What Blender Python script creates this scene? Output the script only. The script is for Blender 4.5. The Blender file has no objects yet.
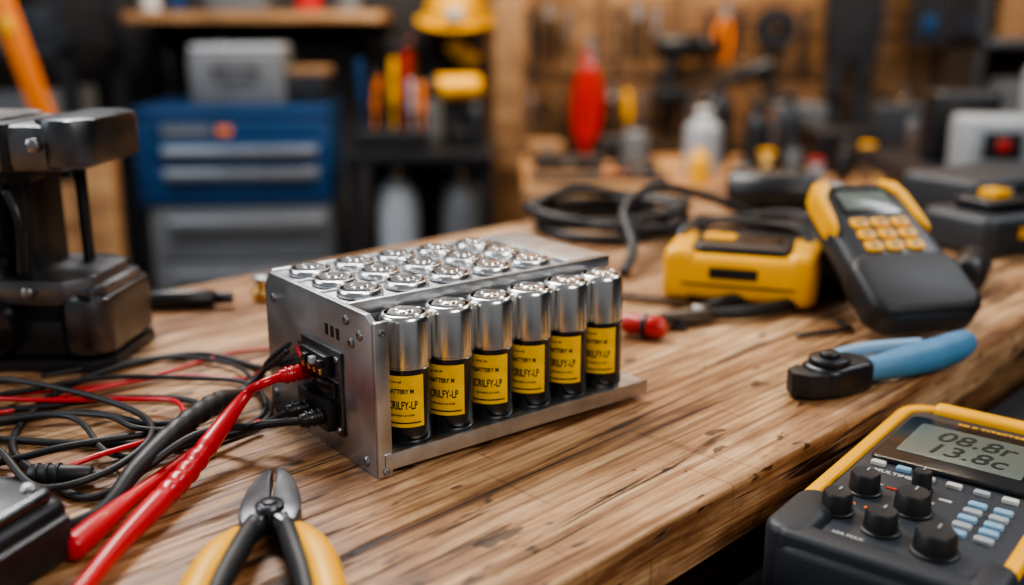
import bpy, bmesh, math, random
from mathutils import Vector, Matrix, Euler
random.seed(7)
scene = bpy.context.scene
COL = scene.collection
R = math.radians
try: scene.view_settings.look = 'AgX - Medium High Contrast'
except Exception: pass

# ------------------------------------------------------------------ materials
def mat(name, col, rough=0.5, metal=0.0, noise=0.0, nscale=40.0, bump=0.0, bscale=200.0, coat=0.0, stretch=None, rvar=0.0):
    m = bpy.data.materials.new(name); m.use_nodes = True
    nt = m.node_tree; b = nt.nodes['Principled BSDF']
    b.inputs['Base Color'].default_value = (*col, 1)
    b.inputs['Roughness'].default_value = rough
    b.inputs['Metallic'].default_value = metal
    if coat: b.inputs['Coat Weight'].default_value = coat
    tc = nt.nodes.new('ShaderNodeTexCoord'); mp = nt.nodes.new('ShaderNodeMapping')
    nt.links.new(tc.outputs['Object'], mp.inputs[0])
    if stretch: mp.inputs['Scale'].default_value = stretch
    if noise > 0 or rvar > 0:
        n = nt.nodes.new('ShaderNodeTexNoise'); n.inputs['Scale'].default_value = nscale; n.inputs['Detail'].default_value = 6
        nt.links.new(mp.outputs[0], n.inputs['Vector'])
        if noise > 0:
            r = nt.nodes.new('ShaderNodeValToRGB')
            r.color_ramp.elements[0].position = 0.3; r.color_ramp.elements[1].position = 0.7
            r.color_ramp.elements[0].color = (*[max(0, c*(1-noise)) for c in col], 1)
            r.color_ramp.elements[1].color = (*[min(1, c*(1+noise)) for c in col], 1)
            nt.links.new(n.outputs[0], r.inputs[0]); nt.links.new(r.outputs[0], b.inputs['Base Color'])
        if rvar > 0:
            mr = nt.nodes.new('ShaderNodeMapRange'); mr.inputs[3].default_value = max(0.03, rough-rvar); mr.inputs[4].default_value = min(1, rough+rvar)
            nt.links.new(n.outputs[0], mr.inputs[0]); nt.links.new(mr.outputs[0], b.inputs['Roughness'])
    if bump > 0:
        n2 = nt.nodes.new('ShaderNodeTexNoise'); n2.inputs['Scale'].default_value = bscale; n2.inputs['Detail'].default_value = 5
        nt.links.new(mp.outputs[0], n2.inputs['Vector'])
        bp = nt.nodes.new('ShaderNodeBump'); bp.inputs['Strength'].default_value = bump; bp.inputs['Distance'].default_value = 0.001
        nt.links.new(n2.outputs[0], bp.inputs['Height']); nt.links.new(bp.outputs[0], b.inputs['Normal'])
    return m

def wood(name, c_dark, c_mid, c_light, rough=0.5, scale=1.0, plank=0.0, dark_amt=0.5, fine=False):
    m = bpy.data.materials.new(name); m.use_nodes = True
    nt = m.node_tree; N = nt.nodes; L = nt.links; b = N['Principled BSDF']
    tc = N.new('ShaderNodeTexCoord')
    def mapping(s, loc=(0, 0, 0)):
        q = N.new('ShaderNodeMapping'); q.inputs['Scale'].default_value = s; q.inputs['Location'].default_value = loc; L.new(tc.outputs['Object'], q.inputs[0]); return q
    def noise(s, scale_, det, dist=0.0, rgh=0.5, loc=(0, 0, 0)):
        mm = mapping(s, loc); n = N.new('ShaderNodeTexNoise'); n.inputs['Scale'].default_value = scale_; n.inputs['Detail'].default_value = det
        n.inputs['Distortion'].default_value = dist; n.inputs['Roughness'].default_value = rgh; L.new(mm.outputs[0], n.inputs['Vector']); return n
    def ramp(src, stops):
        r = N.new('ShaderNodeValToRGB'); cr = r.color_ramp
        cr.elements[0].position = stops[0][0]; cr.elements[0].color = (*stops[0][1], 1)
        cr.elements[1].position = stops[-1][0]; cr.elements[1].color = (*stops[-1][1], 1)
        for p, c in stops[1:-1]:
            e = cr.elements.new(p); e.color = (*c, 1)
        L.new(src, r.inputs[0]); return r
    def mul(a, b_, f):
        mx = N.new('ShaderNodeMix'); mx.data_type = 'RGBA'; mx.blend_type = 'MULTIPLY'; mx.inputs[0].default_value = f
        L.new(a, mx.inputs[6]); L.new(b_, mx.inputs[7]); return mx.outputs[2]
    n1 = noise((1.9*scale, 26*scale, 26*scale), 1.7, 9, 0.9, 0.68)
    r1 = ramp(n1.outputs[0], [(0.36, c_dark), (0.47, c_mid), (0.61, c_light)])
    last = r1.outputs[0]
    n2 = noise((9*scale, 300*scale, 300*scale), 1.5, 6)
    r2 = ramp(n2.outputs[0], [(0.35, (0.50, 0.42, 0.35)), (0.6, (1, 1, 1))])
    last = mul(last, r2.outputs[0], 0.7)
    n3 = noise((3.4*scale, 8*scale, 8*scale), 1.4, 8, 0.3, 0.72)
    r3 = ramp(n3.outputs[0], [(0.37, (0.28, 0.19, 0.13)), (0.46, (0.64, 0.54, 0.46)), (0.56, (1, 1, 1))])
    last = mul(last, r3.outputs[0], dark_amt)
    hgt = n2.outputs[0]
    if fine:
        mw = mapping((0.9, 9, 9)); wv = N.new('ShaderNodeTexWave'); wv.wave_type = 'BANDS'; wv.bands_direction = 'Y'
        wv.inputs['Scale'].default_value = 3.2; wv.inputs['Distortion'].default_value = 8.0; wv.inputs['Detail'].default_value = 4; wv.inputs['Detail Scale'].default_value = 0.8
        L.new(mw.outputs[0], wv.inputs['Vector'])
        rw = ramp(wv.outputs[0], [(0.0, (0.45, 0.32, 0.23)), (0.32, (1, 1, 1))]); last = mul(last, rw.outputs[0], 0.65)
        n4 = noise((5.0, 75, 75), 1.5, 5, 0.8)
        r4 = ramp(n4.outputs[0], [(0.33, (0.11, 0.060, 0.035)), (0.40, (1, 1, 1))]); last = mul(last, r4.outputs[0], 0.92)
        n5 = noise((16, 44, 44), 2.2, 4, 0.2)
        r5 = ramp(n5.outputs[0], [(0.31, (0.12, 0.075, 0.05)), (0.355, (1, 1, 1))]); last = mul(last, r5.outputs[0], 0.9)
        n6 = noise((120, 9, 9), 1.3, 3, 0.5, 0.5, (3, 7, 1))
        r6 = ramp(n6.outputs[0], [(0.28, (0.45, 0.35, 0.28)), (0.34, (1, 1, 1))]); last = mul(last, r6.outputs[0], 0.6)
        mh = N.new('ShaderNodeMath'); mh.operation = 'MULTIPLY_ADD'; mh.inputs[1].default_value = 2.2; L.new(r4.outputs[0], mh.inputs[0]); L.new(n2.outputs[0], mh.inputs[2]); hgt = mh.outputs[0]
    if plank > 0:
        mpk = mapping((1, 1, 1), (4.3, 0.02, 0))
        br = N.new('ShaderNodeTexBrick'); br.inputs['Scale'].default_value = 1.0; br.offset = 0.0
        br.inputs['Brick Width'].default_value = 9.0; br.inputs['Row Height'].default_value = plank; br.inputs['Mortar Size'].default_value = 0.0009
        br.inputs['Color1'].default_value = (0.74, 0.70, 0.67, 1); br.inputs['Color2'].default_value = (1, 1, 1, 1); br.inputs['Mortar'].default_value = (0.14, 0.09, 0.06, 1)
        L.new(mpk.outputs[0], br.inputs['Vector'])
        last = mul(last, br.outputs[0], 0.85)
    L.new(last, b.inputs['Base Color'])
    mr = N.new('ShaderNodeMapRange'); mr.inputs[3].default_value = rough-0.14; mr.inputs[4].default_value = rough+0.20
    L.new(n3.outputs[0], mr.inputs[0]); L.new(mr.outputs[0], b.inputs['Roughness'])
    bp = N.new('ShaderNodeBump'); bp.inputs['Strength'].default_value = 0.7; bp.inputs['Distance'].default_value = 0.0010
    L.new(hgt, bp.inputs['Height']); L.new(bp.outputs[0], b.inputs['Normal'])
    return m

M = {}
M['bench'] = wood('bench_wood', (0.26, 0.115, 0.045), (0.60, 0.345, 0.165), (0.84, 0.58, 0.345), rough=0.43, plank=0.088, dark_amt=0.85, fine=True)
M['wallwood'] = wood('wall_wood', (0.085, 0.042, 0.018), (0.20, 0.108, 0.048), (0.32, 0.19, 0.09), rough=0.6, scale=0.35)
M['pegwood'] = wood('pegboard_wood', (0.18, 0.088, 0.036), (0.31, 0.170, 0.075), (0.44, 0.255, 0.12), rough=0.6, scale=0.35)
M['backbench'] = wood('back_bench_wood', (0.26, 0.12, 0.045), (0.50, 0.27, 0.115), (0.64, 0.39, 0.19), rough=0.5, scale=0.6)
M['concrete'] = mat('concrete', (0.07, 0.07, 0.075), 0.7, noise=0.25, nscale=3, bump=0.3, bscale=30)
M['darkwall'] = mat('dark_wall', (0.038, 0.034, 0.032), 0.8, noise=0.3, nscale=2)
M['alu'] = mat('brushed_aluminium', (0.46, 0.47, 0.49), 0.36, 1.0, noise=0.20, nscale=30, rvar=0.12, bump=0.2, bscale=120, stretch=(1, 1, 14))
M['alu2'] = mat('aluminium_sheet', (0.54, 0.55, 0.57), 0.35, 1.0, noise=0.16, nscale=60, rvar=0.10)
M['chrome'] = mat('cell_chrome', (0.78, 0.77, 0.75), 0.22, 1.0, rvar=0.06, nscale=60)
M['celltop'] = mat('cell_top_metal', (0.74, 0.75, 0.76), 0.24, 1.0, rvar=0.08, nscale=80)
M['steel'] = mat('tool_steel', (0.38, 0.38, 0.39), 0.36, 1.0, noise=0.3, nscale=80, rvar=0.12)
M['darksteel'] = mat('dark_steel', (0.045, 0.045, 0.050), 0.38, 0.7, noise=0.3, nscale=30, rvar=0.12)
M['gunmetal'] = mat('gunmetal', (0.14, 0.145, 0.155), 0.32, 1.0, noise=0.3, nscale=25, rvar=0.14)
M['castmetal'] = mat('cast_metal', (0.21, 0.215, 0.23), 0.33, 0.95, noise=0.4, nscale=22, rvar=0.14, bump=0.25, bscale=90)
M['black'] = mat('black_plastic', (0.012, 0.012, 0.014), 0.38, rvar=0.06)
M['blackgloss'] = mat('black_gloss', (0.009, 0.009, 0.010), 0.2, coat=0.3)
M['rubber'] = mat('black_rubber', (0.012, 0.012, 0.014), 0.5, bump=0.1)
M['charcoal'] = mat('charcoal_plastic', (0.024, 0.028, 0.035), 0.48, bump=0.25, bscale=900, noise=0.1)
M['face'] = mat('meter_face', (0.028, 0.033, 0.042), 0.45, bump=0.15, bscale=900)
M['yellow'] = mat('yellow_plastic', (0.93, 0.44, 0.008), 0.38, noise=0.08, nscale=30, bump=0.1, bscale=700)
M['label'] = mat('yellow_label', (0.96, 0.54, 0.020), 0.36, noise=0.14, nscale=90)
M['ink'] = mat('black_ink', (0.012, 0.011, 0.01), 0.4)
M['red'] = mat('red_rubber', (0.55, 0.010, 0.018), 0.32, noise=0.08, coat=0.2)
M['redp'] = mat('red_plastic', (0.46, 0.016, 0.012), 0.35, noise=0.05)
M['orange'] = mat('orange_plastic', (0.85, 0.21, 0.015), 0.45, noise=0.08)
M['blue'] = mat('blue_paint', (0.007, 0.045, 0.130), 0.38, noise=0.15, nscale=6)
M['blueh'] = mat('blue_handle', (0.075, 0.225, 0.40), 0.52, noise=0.12, nscale=60)
M['bluel'] = mat('blue_button', (0.22, 0.38, 0.54), 0.45, noise=0.05)
M['white'] = mat('white_plastic', (0.56, 0.55, 0.52), 0.4, noise=0.05)
M['grey'] = mat('grey_paint', (0.13, 0.135, 0.14), 0.42, noise=0.15, nscale=8)
M['lgrey'] = mat('light_grey_plastic', (0.34, 0.36, 0.38), 0.4, noise=0.08)
M['lcd'] = mat('lcd', (0.125, 0.145, 0.125), 0.22, noise=0.05, nscale=50)
M['lcdink'] = mat('lcd_ink', (0.006, 0.010, 0.010), 0.4)
M['mat'] = mat('rubber_mat', (0.010, 0.012, 0.017), 0.6, bump=0.3, bscale=500, noise=0.2)
M['cloth'] = mat('dark_cloth', (0.010, 0.011, 0.016), 0.9, noise=0.3, nscale=12, bump=0.5, bscale=60)
M['brown'] = mat('brown_card', (0.30, 0.16, 0.07), 0.8, noise=0.15)
M['brass'] = mat('brass', (0.75, 0.5, 0.2), 0.3, 1.0, noise=0.1)

# ------------------------------------------------------------------ helpers
def empty(name, loc=(0, 0, 0), rot=(0, 0, 0), s=1.0):
    e = bpy.data.objects.new(name, None); COL.objects.link(e)
    e.location = loc; e.rotation_euler = rot; e.empty_display_size = 0.02; e.scale = (s, s, s)
    return e

def finish(name, me, m, parent, loc=(0, 0, 0), rot=(0, 0, 0), smooth=True, ang=35):
    if m is not None:
        for k in (m if isinstance(m, (list, tuple)) else [m]): me.materials.append(M[k] if isinstance(k, str) else k)
    if smooth:
        me.shade_smooth(); me.set_sharp_from_angle(angle=R(ang))
    o = bpy.data.objects.new(name, me); COL.objects.link(o)
    o.location = loc; o.rotation_euler = rot
    if parent: o.parent = parent
    return o

def bm2me(bm, name):
    bmesh.ops.recalc_face_normals(bm, faces=bm.faces)
    me = bpy.data.meshes.new(name); bm.to_mesh(me); bm.free(); return me

def box(name, size, loc, m, parent=None, rot=(0, 0, 0), bev=0.0, seg=2):
    bm = bmesh.new(); bmesh.ops.create_cube(bm, size=1)
    for v in bm.verts: v.co = Vector((v.co.x*size[0], v.co.y*size[1], v.co.z*size[2]))
    if bev > 0: bmesh.ops.bevel(bm, geom=bm.edges[:], offset=bev, segments=seg, profile=0.6, affect='EDGES')
    return finish(name, bm2me(bm, name), m, parent, loc, rot)

def box3(name, x0, x1, y0, y1, z0, z1, m, parent=None, bev=0.0, seg=2):
    return box(name, (x1-x0, y1-y0, z1-z0), ((x0+x1)/2, (y0+y1)/2, (z0+z1)/2), m, parent, bev=bev, seg=seg)

def lathe(name, prof, m, parent=None, loc=(0, 0, 0), rot=(0, 0, 0), seg=48, a0=0, a1=360, ang=35):
    bm = bmesh.new(); full = abs(a1-a0-360) < 1e-6
    n = seg if full else seg+1; rings = []
    for p in prof:
        r, z = p[0], p[1]
        if r < 1e-7: rings.append([bm.verts.new((0, 0, z))])
        else: rings.append([bm.verts.new((r*math.cos(R(a0+(a1-a0)*i/seg)), r*math.sin(R(a0+(a1-a0)*i/seg)), z)) for i in range(n)])
    for k in range(len(rings)-1):
        A, B = rings[k], rings[k+1]; mi = prof[k][2] if len(prof[k]) > 2 else 0
        for i in range(seg):
            j = (i+1) % n if full else i+1
            try:
                if len(A) == 1 and len(B) == 1: continue
                if len(A) == 1: f = bm.faces.new((A[0], B[j], B[i]))
                elif len(B) == 1: f = bm.faces.new((A[i], A[j], B[0]))
                else: f = bm.faces.new((A[i], A[j], B[j], B[i]))
                f.material_index = mi
            except ValueError: pass
    me = bm2me(bm, name)
    return finish(name, me, m, parent, loc, rot, ang=ang)

def cyl(name, r, z0, z1, m, parent=None, loc=(0, 0, 0), rot=(0, 0, 0), seg=32, bev=None, r2=None):
    bev = min(r, abs(z1-z0))*0.15 if bev is None else bev; r2 = r if r2 is None else r2
    return lathe(name, [(0, z0), (r-bev, z0), (r, z0+bev), (r2, z1-bev), (r2-bev, z1), (0, z1)], m, parent, loc, rot, seg, ang=50)

def rr(w, h, r, n=6):
    r = max(min(r, w/2-1e-5, h/2-1e-5), 1e-5); pts = []
    for cx, cy, a in ((w/2-r, h/2-r, 0), (-w/2+r, h/2-r, 90), (-w/2+r, -h/2+r, 180), (w/2-r, -h/2+r, 270)):
        for i in range(n+1):
            t = R(a+90*i/n); pts.append((cx+r*math.cos(t), cy+r*math.sin(t)))
    return pts

def slab(name, w, h, z0, z1, m, parent=None, loc=(0, 0, 0), rot=(0, 0, 0), r=0.01, bev=0.002, taper=None, botbev=None):
    bb = bev if botbev is None else botbev
    lay = []
    for i in range(4): t = R(90*i/3); lay.append((bb*(1-math.sin(t)), z0+bb*(1-math.cos(t))))
    for i in range(4): t = R(90*i/3); lay.append((bev*(1-math.cos(t)), z1-bev*(1-math.sin(t))))
    bm = bmesh.new(); rings = []
    for ins, z in lay:
        pts = rr(w-2*ins, h-2*ins, r-ins*0.9)
        if taper: pts = [taper(x, y) for x, y in pts]
        rings.append([bm.verts.new((x, y, z)) for x, y in pts])
    n = len(rings[0])
    for a, b in zip(rings[:-1], rings[1:]):
        for i in range(n): bm.faces.new((a[i], a[(i+1) % n], b[(i+1) % n], b[i]))
    bm.faces.new(rings[0]); bm.faces.new(rings[-1])
    return finish(name, bm2me(bm, name), m, parent, loc, rot, ang=50)

def frame(name, w, h, t, z0, z1, m, parent=None, loc=(0, 0, 0), rot=(0, 0, 0), r=0.01, taper=None):
    bm = bmesh.new(); rings = []
    for (ww, hh, q, z) in ((w, h, r, z0), (w, h, r, z1-0.001), (w-0.002, h-0.002, r-0.001, z1), (w-2*t+0.002, h-2*t+0.002, r-t+0.001, z1), (w-2*t, h-2*t, r-t, z1-0.001), (w-2*t, h-2*t, r-t, z0)):
        pts = rr(ww, hh, q)
        if taper: pts = [taper(x, y) for x, y in pts]
        rings.append([bm.verts.new((x, y, z)) for x, y in pts])
    n = len(rings[0])
    for k in range(6):
        a, b = rings[k], rings[(k+1) % 6]
        for i in range(n): bm.faces.new((a[i], a[(i+1) % n], b[(i+1) % n], b[i]))
    return finish(name, bm2me(bm, name), m, parent, loc, rot, ang=50)

def prism(name, pts, z0, z1, m, parent=None, loc=(0, 0, 0), rot=(0, 0, 0), bev=0.0):
    bm = bmesh.new(); vs = [bm.verts.new((x, y, z0)) for x, y in pts]
    f = bm.faces.new(vs)
    ext = bmesh.ops.extrude_face_region(bm, geom=[f])
    for v in [g for g in ext['geom'] if isinstance(g, bmesh.types.BMVert)]: v.co.z = z1
    bmesh.ops.recalc_face_normals(bm, faces=bm.faces)
    if bev > 0: bmesh.ops.bevel(bm, geom=bm.edges[:], offset=bev, segments=2, profile=0.6, affect='EDGES')
    return finish(name, bm2me(bm, name), m, parent, loc, rot)

def catmull(P, n=10):
    P = [Vector(p) for p in P]; Q = [2*P[0]-P[1]]+P+[2*P[-1]-P[-2]]; out = []
    for i in range(1, len(Q)-2):
        for k in range(n):
            t = k/n
            out.append(0.5*((2*Q[i])+(-Q[i-1]+Q[i+1])*t+(2*Q[i-1]-5*Q[i]+4*Q[i+1]-Q[i+2])*t*t+(-Q[i-1]+3*Q[i]-3*Q[i+1]+Q[i+2])*t**3))
    out.append(P[-1]); return out

def tube(name, P, r, m, parent=None, loc=(0, 0, 0), rot=(0, 0, 0), radii=None, flat=1.0, seg=14, n=10, ribs=None):
    pts = catmull(P, n)
    rad = [v.x for v in catmull([(q, 0, 0) for q in radii], n)] if radii else [r]*len(pts)
    if ribs:
        for i in range(ribs[0], min(ribs[1], len(rad))):
            if (i//2) % 2: rad[i] *= 0.88
    bm = bmesh.new(); rings = []; up = Vector((0, 0, 1))
    for i, p in enumerate(pts):
        d = (pts[min(i+1, len(pts)-1)]-pts[max(i-1, 0)]).normalized()
        s = d.cross(up)
        s = s.normalized() if s.length > 1e-4 else Vector((1, 0, 0))
        q = s.cross(d).normalized()
        rings.append([bm.verts.new(p+s*rad[i]*math.cos(2*math.pi*k/seg)+q*rad[i]*flat*math.sin(2*math.pi*k/seg)) for k in range(seg)])
    for a, b in zip(rings[:-1], rings[1:]):
        for i in range(seg): bm.faces.new((a[i], a[(i+1) % seg], b[(i+1) % seg], b[i]))
    for ring, idx in ((rings[0], 0), (rings[-1], -1)):
        d = (pts[0]-pts[1] if idx == 0 else pts[-1]-pts[-2]).normalized()
        c = bm.verts.new(pts[idx]+d*rad[idx]*0.5)
        mid = [bm.verts.new(pts[idx]+(v.co-pts[idx])*0.75+d*rad[idx]*0.35) for v in ring]
        for i in range(seg):
            bm.faces.new((ring[i], ring[(i+1) % seg], mid[(i+1) % seg], mid[i])); bm.faces.new((mid[i], mid[(i+1) % seg], c))
    return finish(name, bm2me(bm, name), m, parent, loc, rot, ang=60)

def text_mesh(s, size, bold=0.0, shear=0.0):
    cu = bpy.data.curves.new('txt', 'FONT'); cu.body = s; cu.size = size; cu.align_x = 'CENTER'; cu.align_y = 'CENTER'; cu.offset = bold; cu.shear = shear; cu.resolution_u = 3
    o = bpy.data.objects.new('txt', cu); COL.objects.link(o)
    bpy.context.view_layer.update()
    dg = bpy.context.evaluated_depsgraph_get()
    me = bpy.data.meshes.new_from_object(o.evaluated_get(dg))
    bpy.data.objects.remove(o)
    me.materials.clear()
    return me

def text(name, s, size, m, parent, loc, rot=(0, 0, 0), bold=0.0, shear=0.0, sx=1.0):
    me = text_mesh(s, size, bold, shear)
    for v in me.vertices: v.co.x *= sx
    return finish(name, me, m, parent, loc, rot, smooth=False)

# ------------------------------------------------------------------ room (bench top is z = 0, floor 0.9 m below)
FL = -0.90
box3('floor', -3.2, 3.6, -1.6, 4.1, FL-0.1, FL, 'concrete')
box3('wall_back', -3.2, 3.6, 4.0, 4.1, FL, 1.9, 'wallwood')
box3('wall_left', -3.3, -3.2, -1.6, 4.1, FL, 1.9, 'darkwall')
box3('wall_right', 3.6, 3.7, -1.6, 4.1, FL, 1.9, 'darkwall')
wp = empty('wall_planks', (0, 0, 0))
x = -0.10; k = 0
while x < 3.5:
    w = 0.17+random.random()*0.05
    box3(f'plank_{k}', x, x+w-0.012, 3.965, 4.0, FL, 1.9, 'wallwood', wp, bev=0.004)
    x += w; k += 1
box3('dark_backing', -3.15, -0.12, 3.93, 4.0, FL, 1.9, 'darkwall', wp)

# ------------------------------------------------------------------ main workbench
wb = empty('workbench', (0.0174, 0.3627, 0), (0, 0, R(45)))
box3('top', -0.85, 0.95, 0.0, 0.55, -0.034, 0.0, 'bench', wb, bev=0.0025, seg=3)
box3('apron_front', -0.78, 0.88, 0.04, 0.06, -0.12, -0.034, 'bench', wb, bev=0.002)
box3('apron_rear', -0.78, 0.88, 0.49, 0.51, -0.12, -0.034, 'bench', wb, bev=0.002)
for i, (a, b) in enumerate(((-0.78, 0.04), (0.81, 0.04), (-0.78, 0.44), (0.81, 0.44))):
    box3(f'leg_{i+1}', a, a+0.07, b, b+0.07, FL, -0.034, 'bench', wb, bev=0.003)

tc = empty('tool_cart', (0.0174, 0.3627, 0), (0, 0, R(45)))
box3('top_mat', -0.35, 0.75, -0.42, -0.012, -0.052, -0.045, 'mat', tc, bev=0.002)
box3('body', -0.33, 0.73, -0.40, -0.03, -0.75, -0.052, 'darksteel', tc, bev=0.005)
for i, (a, b) in enumerate(((-0.28, -0.35), (0.68, -0.35), (-0.28, -0.08), (0.68, -0.08))):
    cyl(f'caster_{i+1}', 0.05, -0.02, 0.02, 'rubber', tc, (a, b, FL+0.05), (R(90), 0, 0))
    box3(f'caster_fork_{i+1}', a-0.02, a+0.02, b-0.03, b+0.03, FL+0.06, -0.75, 'steel', tc)

# ------------------------------------------------------------------ battery pack
bp = empty('battery_pack', (-0.070, 0.470, 0), (0, 0, R(37.5)))
CR = 0.01315
ZS = 0.0115
def cell_profile():
    return [(0, 0, 1), (0.0120, 0, 1), (CR-0.0002, 0.0010, 1), (CR, 0.0022, 1), (CR, 0.0395, 1), (CR-0.0004, 0.0399, 0), (CR-0.0004, 0.0407, 0), (CR, 0.0411, 0), (CR, 0.0640, 0),
            (CR-0.0003, 0.0655, 0), (CR-0.0009, 0.0667, 0), (CR-0.0018, 0.0674, 0), (0.0106, 0.0675, 0), (0.0104, 0.0670, 1), (0.0102, 0.0660, 1), (0.0091, 0.0660, 1), (0.0089, 0.0672, 0), (0.0083, 0.0678, 0),
            (0.0060, 0.0678, 0), (0.0055, 0.0673, 0), (0.0042, 0.0673, 0), (0.0038, 0.0682, 0), (0.0032, 0.0685, 0), (0, 0.0685, 0)]
def curve_text(s, size, cx, z, bold, ang0, sx=1.0, rad=CR+0.00022):
    me = text_mesh(s, size, bold)
    for v in me.vertices:
        a = R(ang0)+(v.co.x*sx+cx)/rad
        v.co = Vector((rad*math.cos(a), rad*math.sin(a), z+v.co.y))
    return me
LA = -92-37.5
for i in range(6):
    u = 0.0242+i*0.0269; v = 0.0062
    lathe(f'cell_{i+1}', cell_profile(), ['chrome', 'blackgloss'], bp, (u, v, ZS), (0, 0, 0), seg=64)
    la = LA+random.uniform(-4, 4)
    lathe(f'cell_{i+1}_label', [(CR+0.00012, 0.0095), (CR+0.00012, 0.0372)], 'label', bp, (u, v, ZS), seg=24, a0=la-62, a1=la+44)
    for (s, sz, cx, zz, bd, sx) in (('CRILFY-LP', 0.0060, -0.0014, 0.0212, 0.00014, 0.60), ('BATTERY M', 0.0034, -0.0022, 0.0288, 0.00012, 0.78), ('RECHARGE 3.6V 26700', 0.0015, -0.0016, 0.0160, 0.00004, 0.85), ('Li-ion cell', 0.0018, -0.0048, 0.0340, 0.00004, 0.9)):
        finish(f'cell_{i+1}_print', curve_text(s, sz, cx, zz, bd, la, sx), 'ink', bp, (u, v, ZS), smooth=False)
    lathe(f'cell_{i+1}_bar', [(CR+0.0002, 0.0115), (CR+0.0002, 0.0123)], 'ink', bp, (u, v, ZS), seg=20, a0=la-50, a1=la+36)
box3('shelf', 0.0, 0.1820, -0.0095, 0.110, 0.0060, ZS, 'alu2', bp, bev=0.0008)
box3('shelf_lip', 0.0, 0.1820, -0.0120, -0.0095, 0.0040, ZS+0.0012, 'alu2', bp, bev=0.0006)
for i, (a, b) in enumerate(((0.02, 0.02), (0.165, 0.03), (0.02, 0.1), (0.165, 0.1))):
    cyl(f'foot_{i+1}', 0.006, 0.0, 0.0061, 'rubber', bp, (a, b, 0))
ZT = 0.0812
box3('case_body', 0.0035, 0.176, 0.0215, 0.110, ZS, ZT, 'alu', bp, bev=0.001)
pl = [(-0.0085, 0.0), (0.114, 0.0), (0.114, 0.075), (0.107, 0.0840), (-0.002, 0.0840), (-0.0085, 0.080)]
prism('side_plate', pl, -0.0035, 0.0, 'alu', bp, (0.0, 0, 0), (R(90), 0, R(90)), bev=0.0006)
box3('side_plate_flange', -0.0035, 0.0045, -0.0112, -0.0085, 0.0005, 0.0815, 'alu2', bp, bev=0.0007)
box3('top_plate', -0.001, 0.178, 0.0205, 0.1115, ZT, ZT+0.0013, 'alu', bp, bev=0.0004)
box3('top_rail_front', 0.0, 0.178, 0.0200, 0.0228, 0.077, ZT+0.0030, 'alu2', bp, bev=0.0006)
box3('top_rail_rear', 0.0, 0.178, 0.1095, 0.1125, 0.073, ZT+0.0030, 'alu2', bp, bev=0.0006)
box3('top_cover', 0.147, 0.178, 0.0230, 0.1093, ZT+0.0013, ZT+0.0034, 'alu2', bp, bev=0.0006)
for i in range(1, 3): box3(f'top_strip_{i}', 0.001, 0.146, 0.0230+i*0.0285-0.0006, 0.0230+i*0.0285+0.0010, ZT+0.0013, ZT+0.0026, 'alu', bp, bev=0.0003)
tp = [(0.0126, 0.0, 1), (0.0124, 0.0012, 0), (0.0124, 0.0034, 0), (0.0117, 0.0046, 0), (0.0104, 0.0049, 0), (0.0101, 0.0044, 1), (0.0100, 0.0036, 1), (0.0090, 0.0036, 1), (0.0088, 0.0050, 0), (0.0082, 0.0055, 0), (0.0058, 0.0055, 0), (0.0054, 0.0051, 0), (0.0042, 0.0051, 0), (0.0038, 0.0060, 0), (0, 0.0062, 0)]
for r_ in range(3):
    for c_ in range(5):
        lathe(f'inner_cell_{r_}_{c_}', tp, ['celltop', 'darksteel'], bp, (0.0160+c_*0.0284, 0.0368+r_*0.0284, ZT+0.0006), seg=40)
def screw(name, loc, rot, r=0.0026, parent=bp):
    lathe(name, [(r, 0), (r, 0.0008), (r*0.8, 0.0014), (r*0.45, 0.0014), (r*0.4, 0.0007), (0, 0.0007)], 'steel', parent, loc, rot, seg=16)
rs = (0, R(-90), 0)
for i, (b, z) in enumerate(((0.003, 0.072), (0.0165, 0.077), (0.001, 0.006), (0.106, 0.012), (0.102, 0.070), (0.012, 0.066))):
    screw(f'side_screw_{i}', (-0.0035, b, z), rs)
for i, (a, z) in enumerate(((0.0005, 0.076), (0.0005, 0.0035))): screw(f'flange_screw_{i}', (a, -0.0112, z), (R(90), 0, 0), 0.0018)
for i in range(3): box3(f'side_slot_{i}', -0.0038, -0.003, 0.025+i*0.006, 0.028+i*0.006, 0.064, 0.070, 'black', bp)
box3('connector_panel', -0.0055, -0.0034, 0.022, 0.066, 0.012, 0.058, 'gunmetal', bp, bev=0.0008)
box3('connector_upper', -0.010, -0.0035, 0.030, 0.058, 0.043, 0.055, 'black', bp, bev=0.0012)
box3('connector_mid', -0.008, -0.0035, 0.026, 0.044, 0.032, 0.041, 'blackgloss', bp, bev=0.0010)
box3('connector_lower', -0.011, -0.0035, 0.028, 0.062, 0.014, 0.031, 'black', bp, bev=0.0012)
for i in range(4): box3(f'pin_{i}', -0.0115, -0.009, 0.033+i*0.0062, 0.035+i*0.0062, 0.0445, 0.0475, 'brass', bp, bev=0.0004)
for i in range(3): box3(f'wire_clip_{i}', -0.013, -0.009, 0.031+i*0.008, 0.035+i*0.008, 0.049, 0.053, ['black', 'lgrey', 'black'][i], bp, bev=0.0006)
for i, (b, z, mm) in enumerate(((0.056, 0.040, 'red'), (0.034, 0.022, 'black'), (0.050, 0.022, 'black'))):
    cyl(f'plug_{i}', 0.0044, 0, 0.018, mm, bp, (-0.0060, b, z), rs, r2=0.0034)
    for q in range(3): cyl(f'plug_{i}_rib_{q}', 0.0046, 0.006+q*0.0035, 0.0075+q*0.0035, mm, bp, (-0.0060, b, z), rs, seg=20)
screw('conn_screw_0', (-0.0055, 0.025, 0.054), rs, 0.0018); screw('conn_screw_1', (-0.0055, 0.025, 0.0155), rs, 0.0018)

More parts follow.
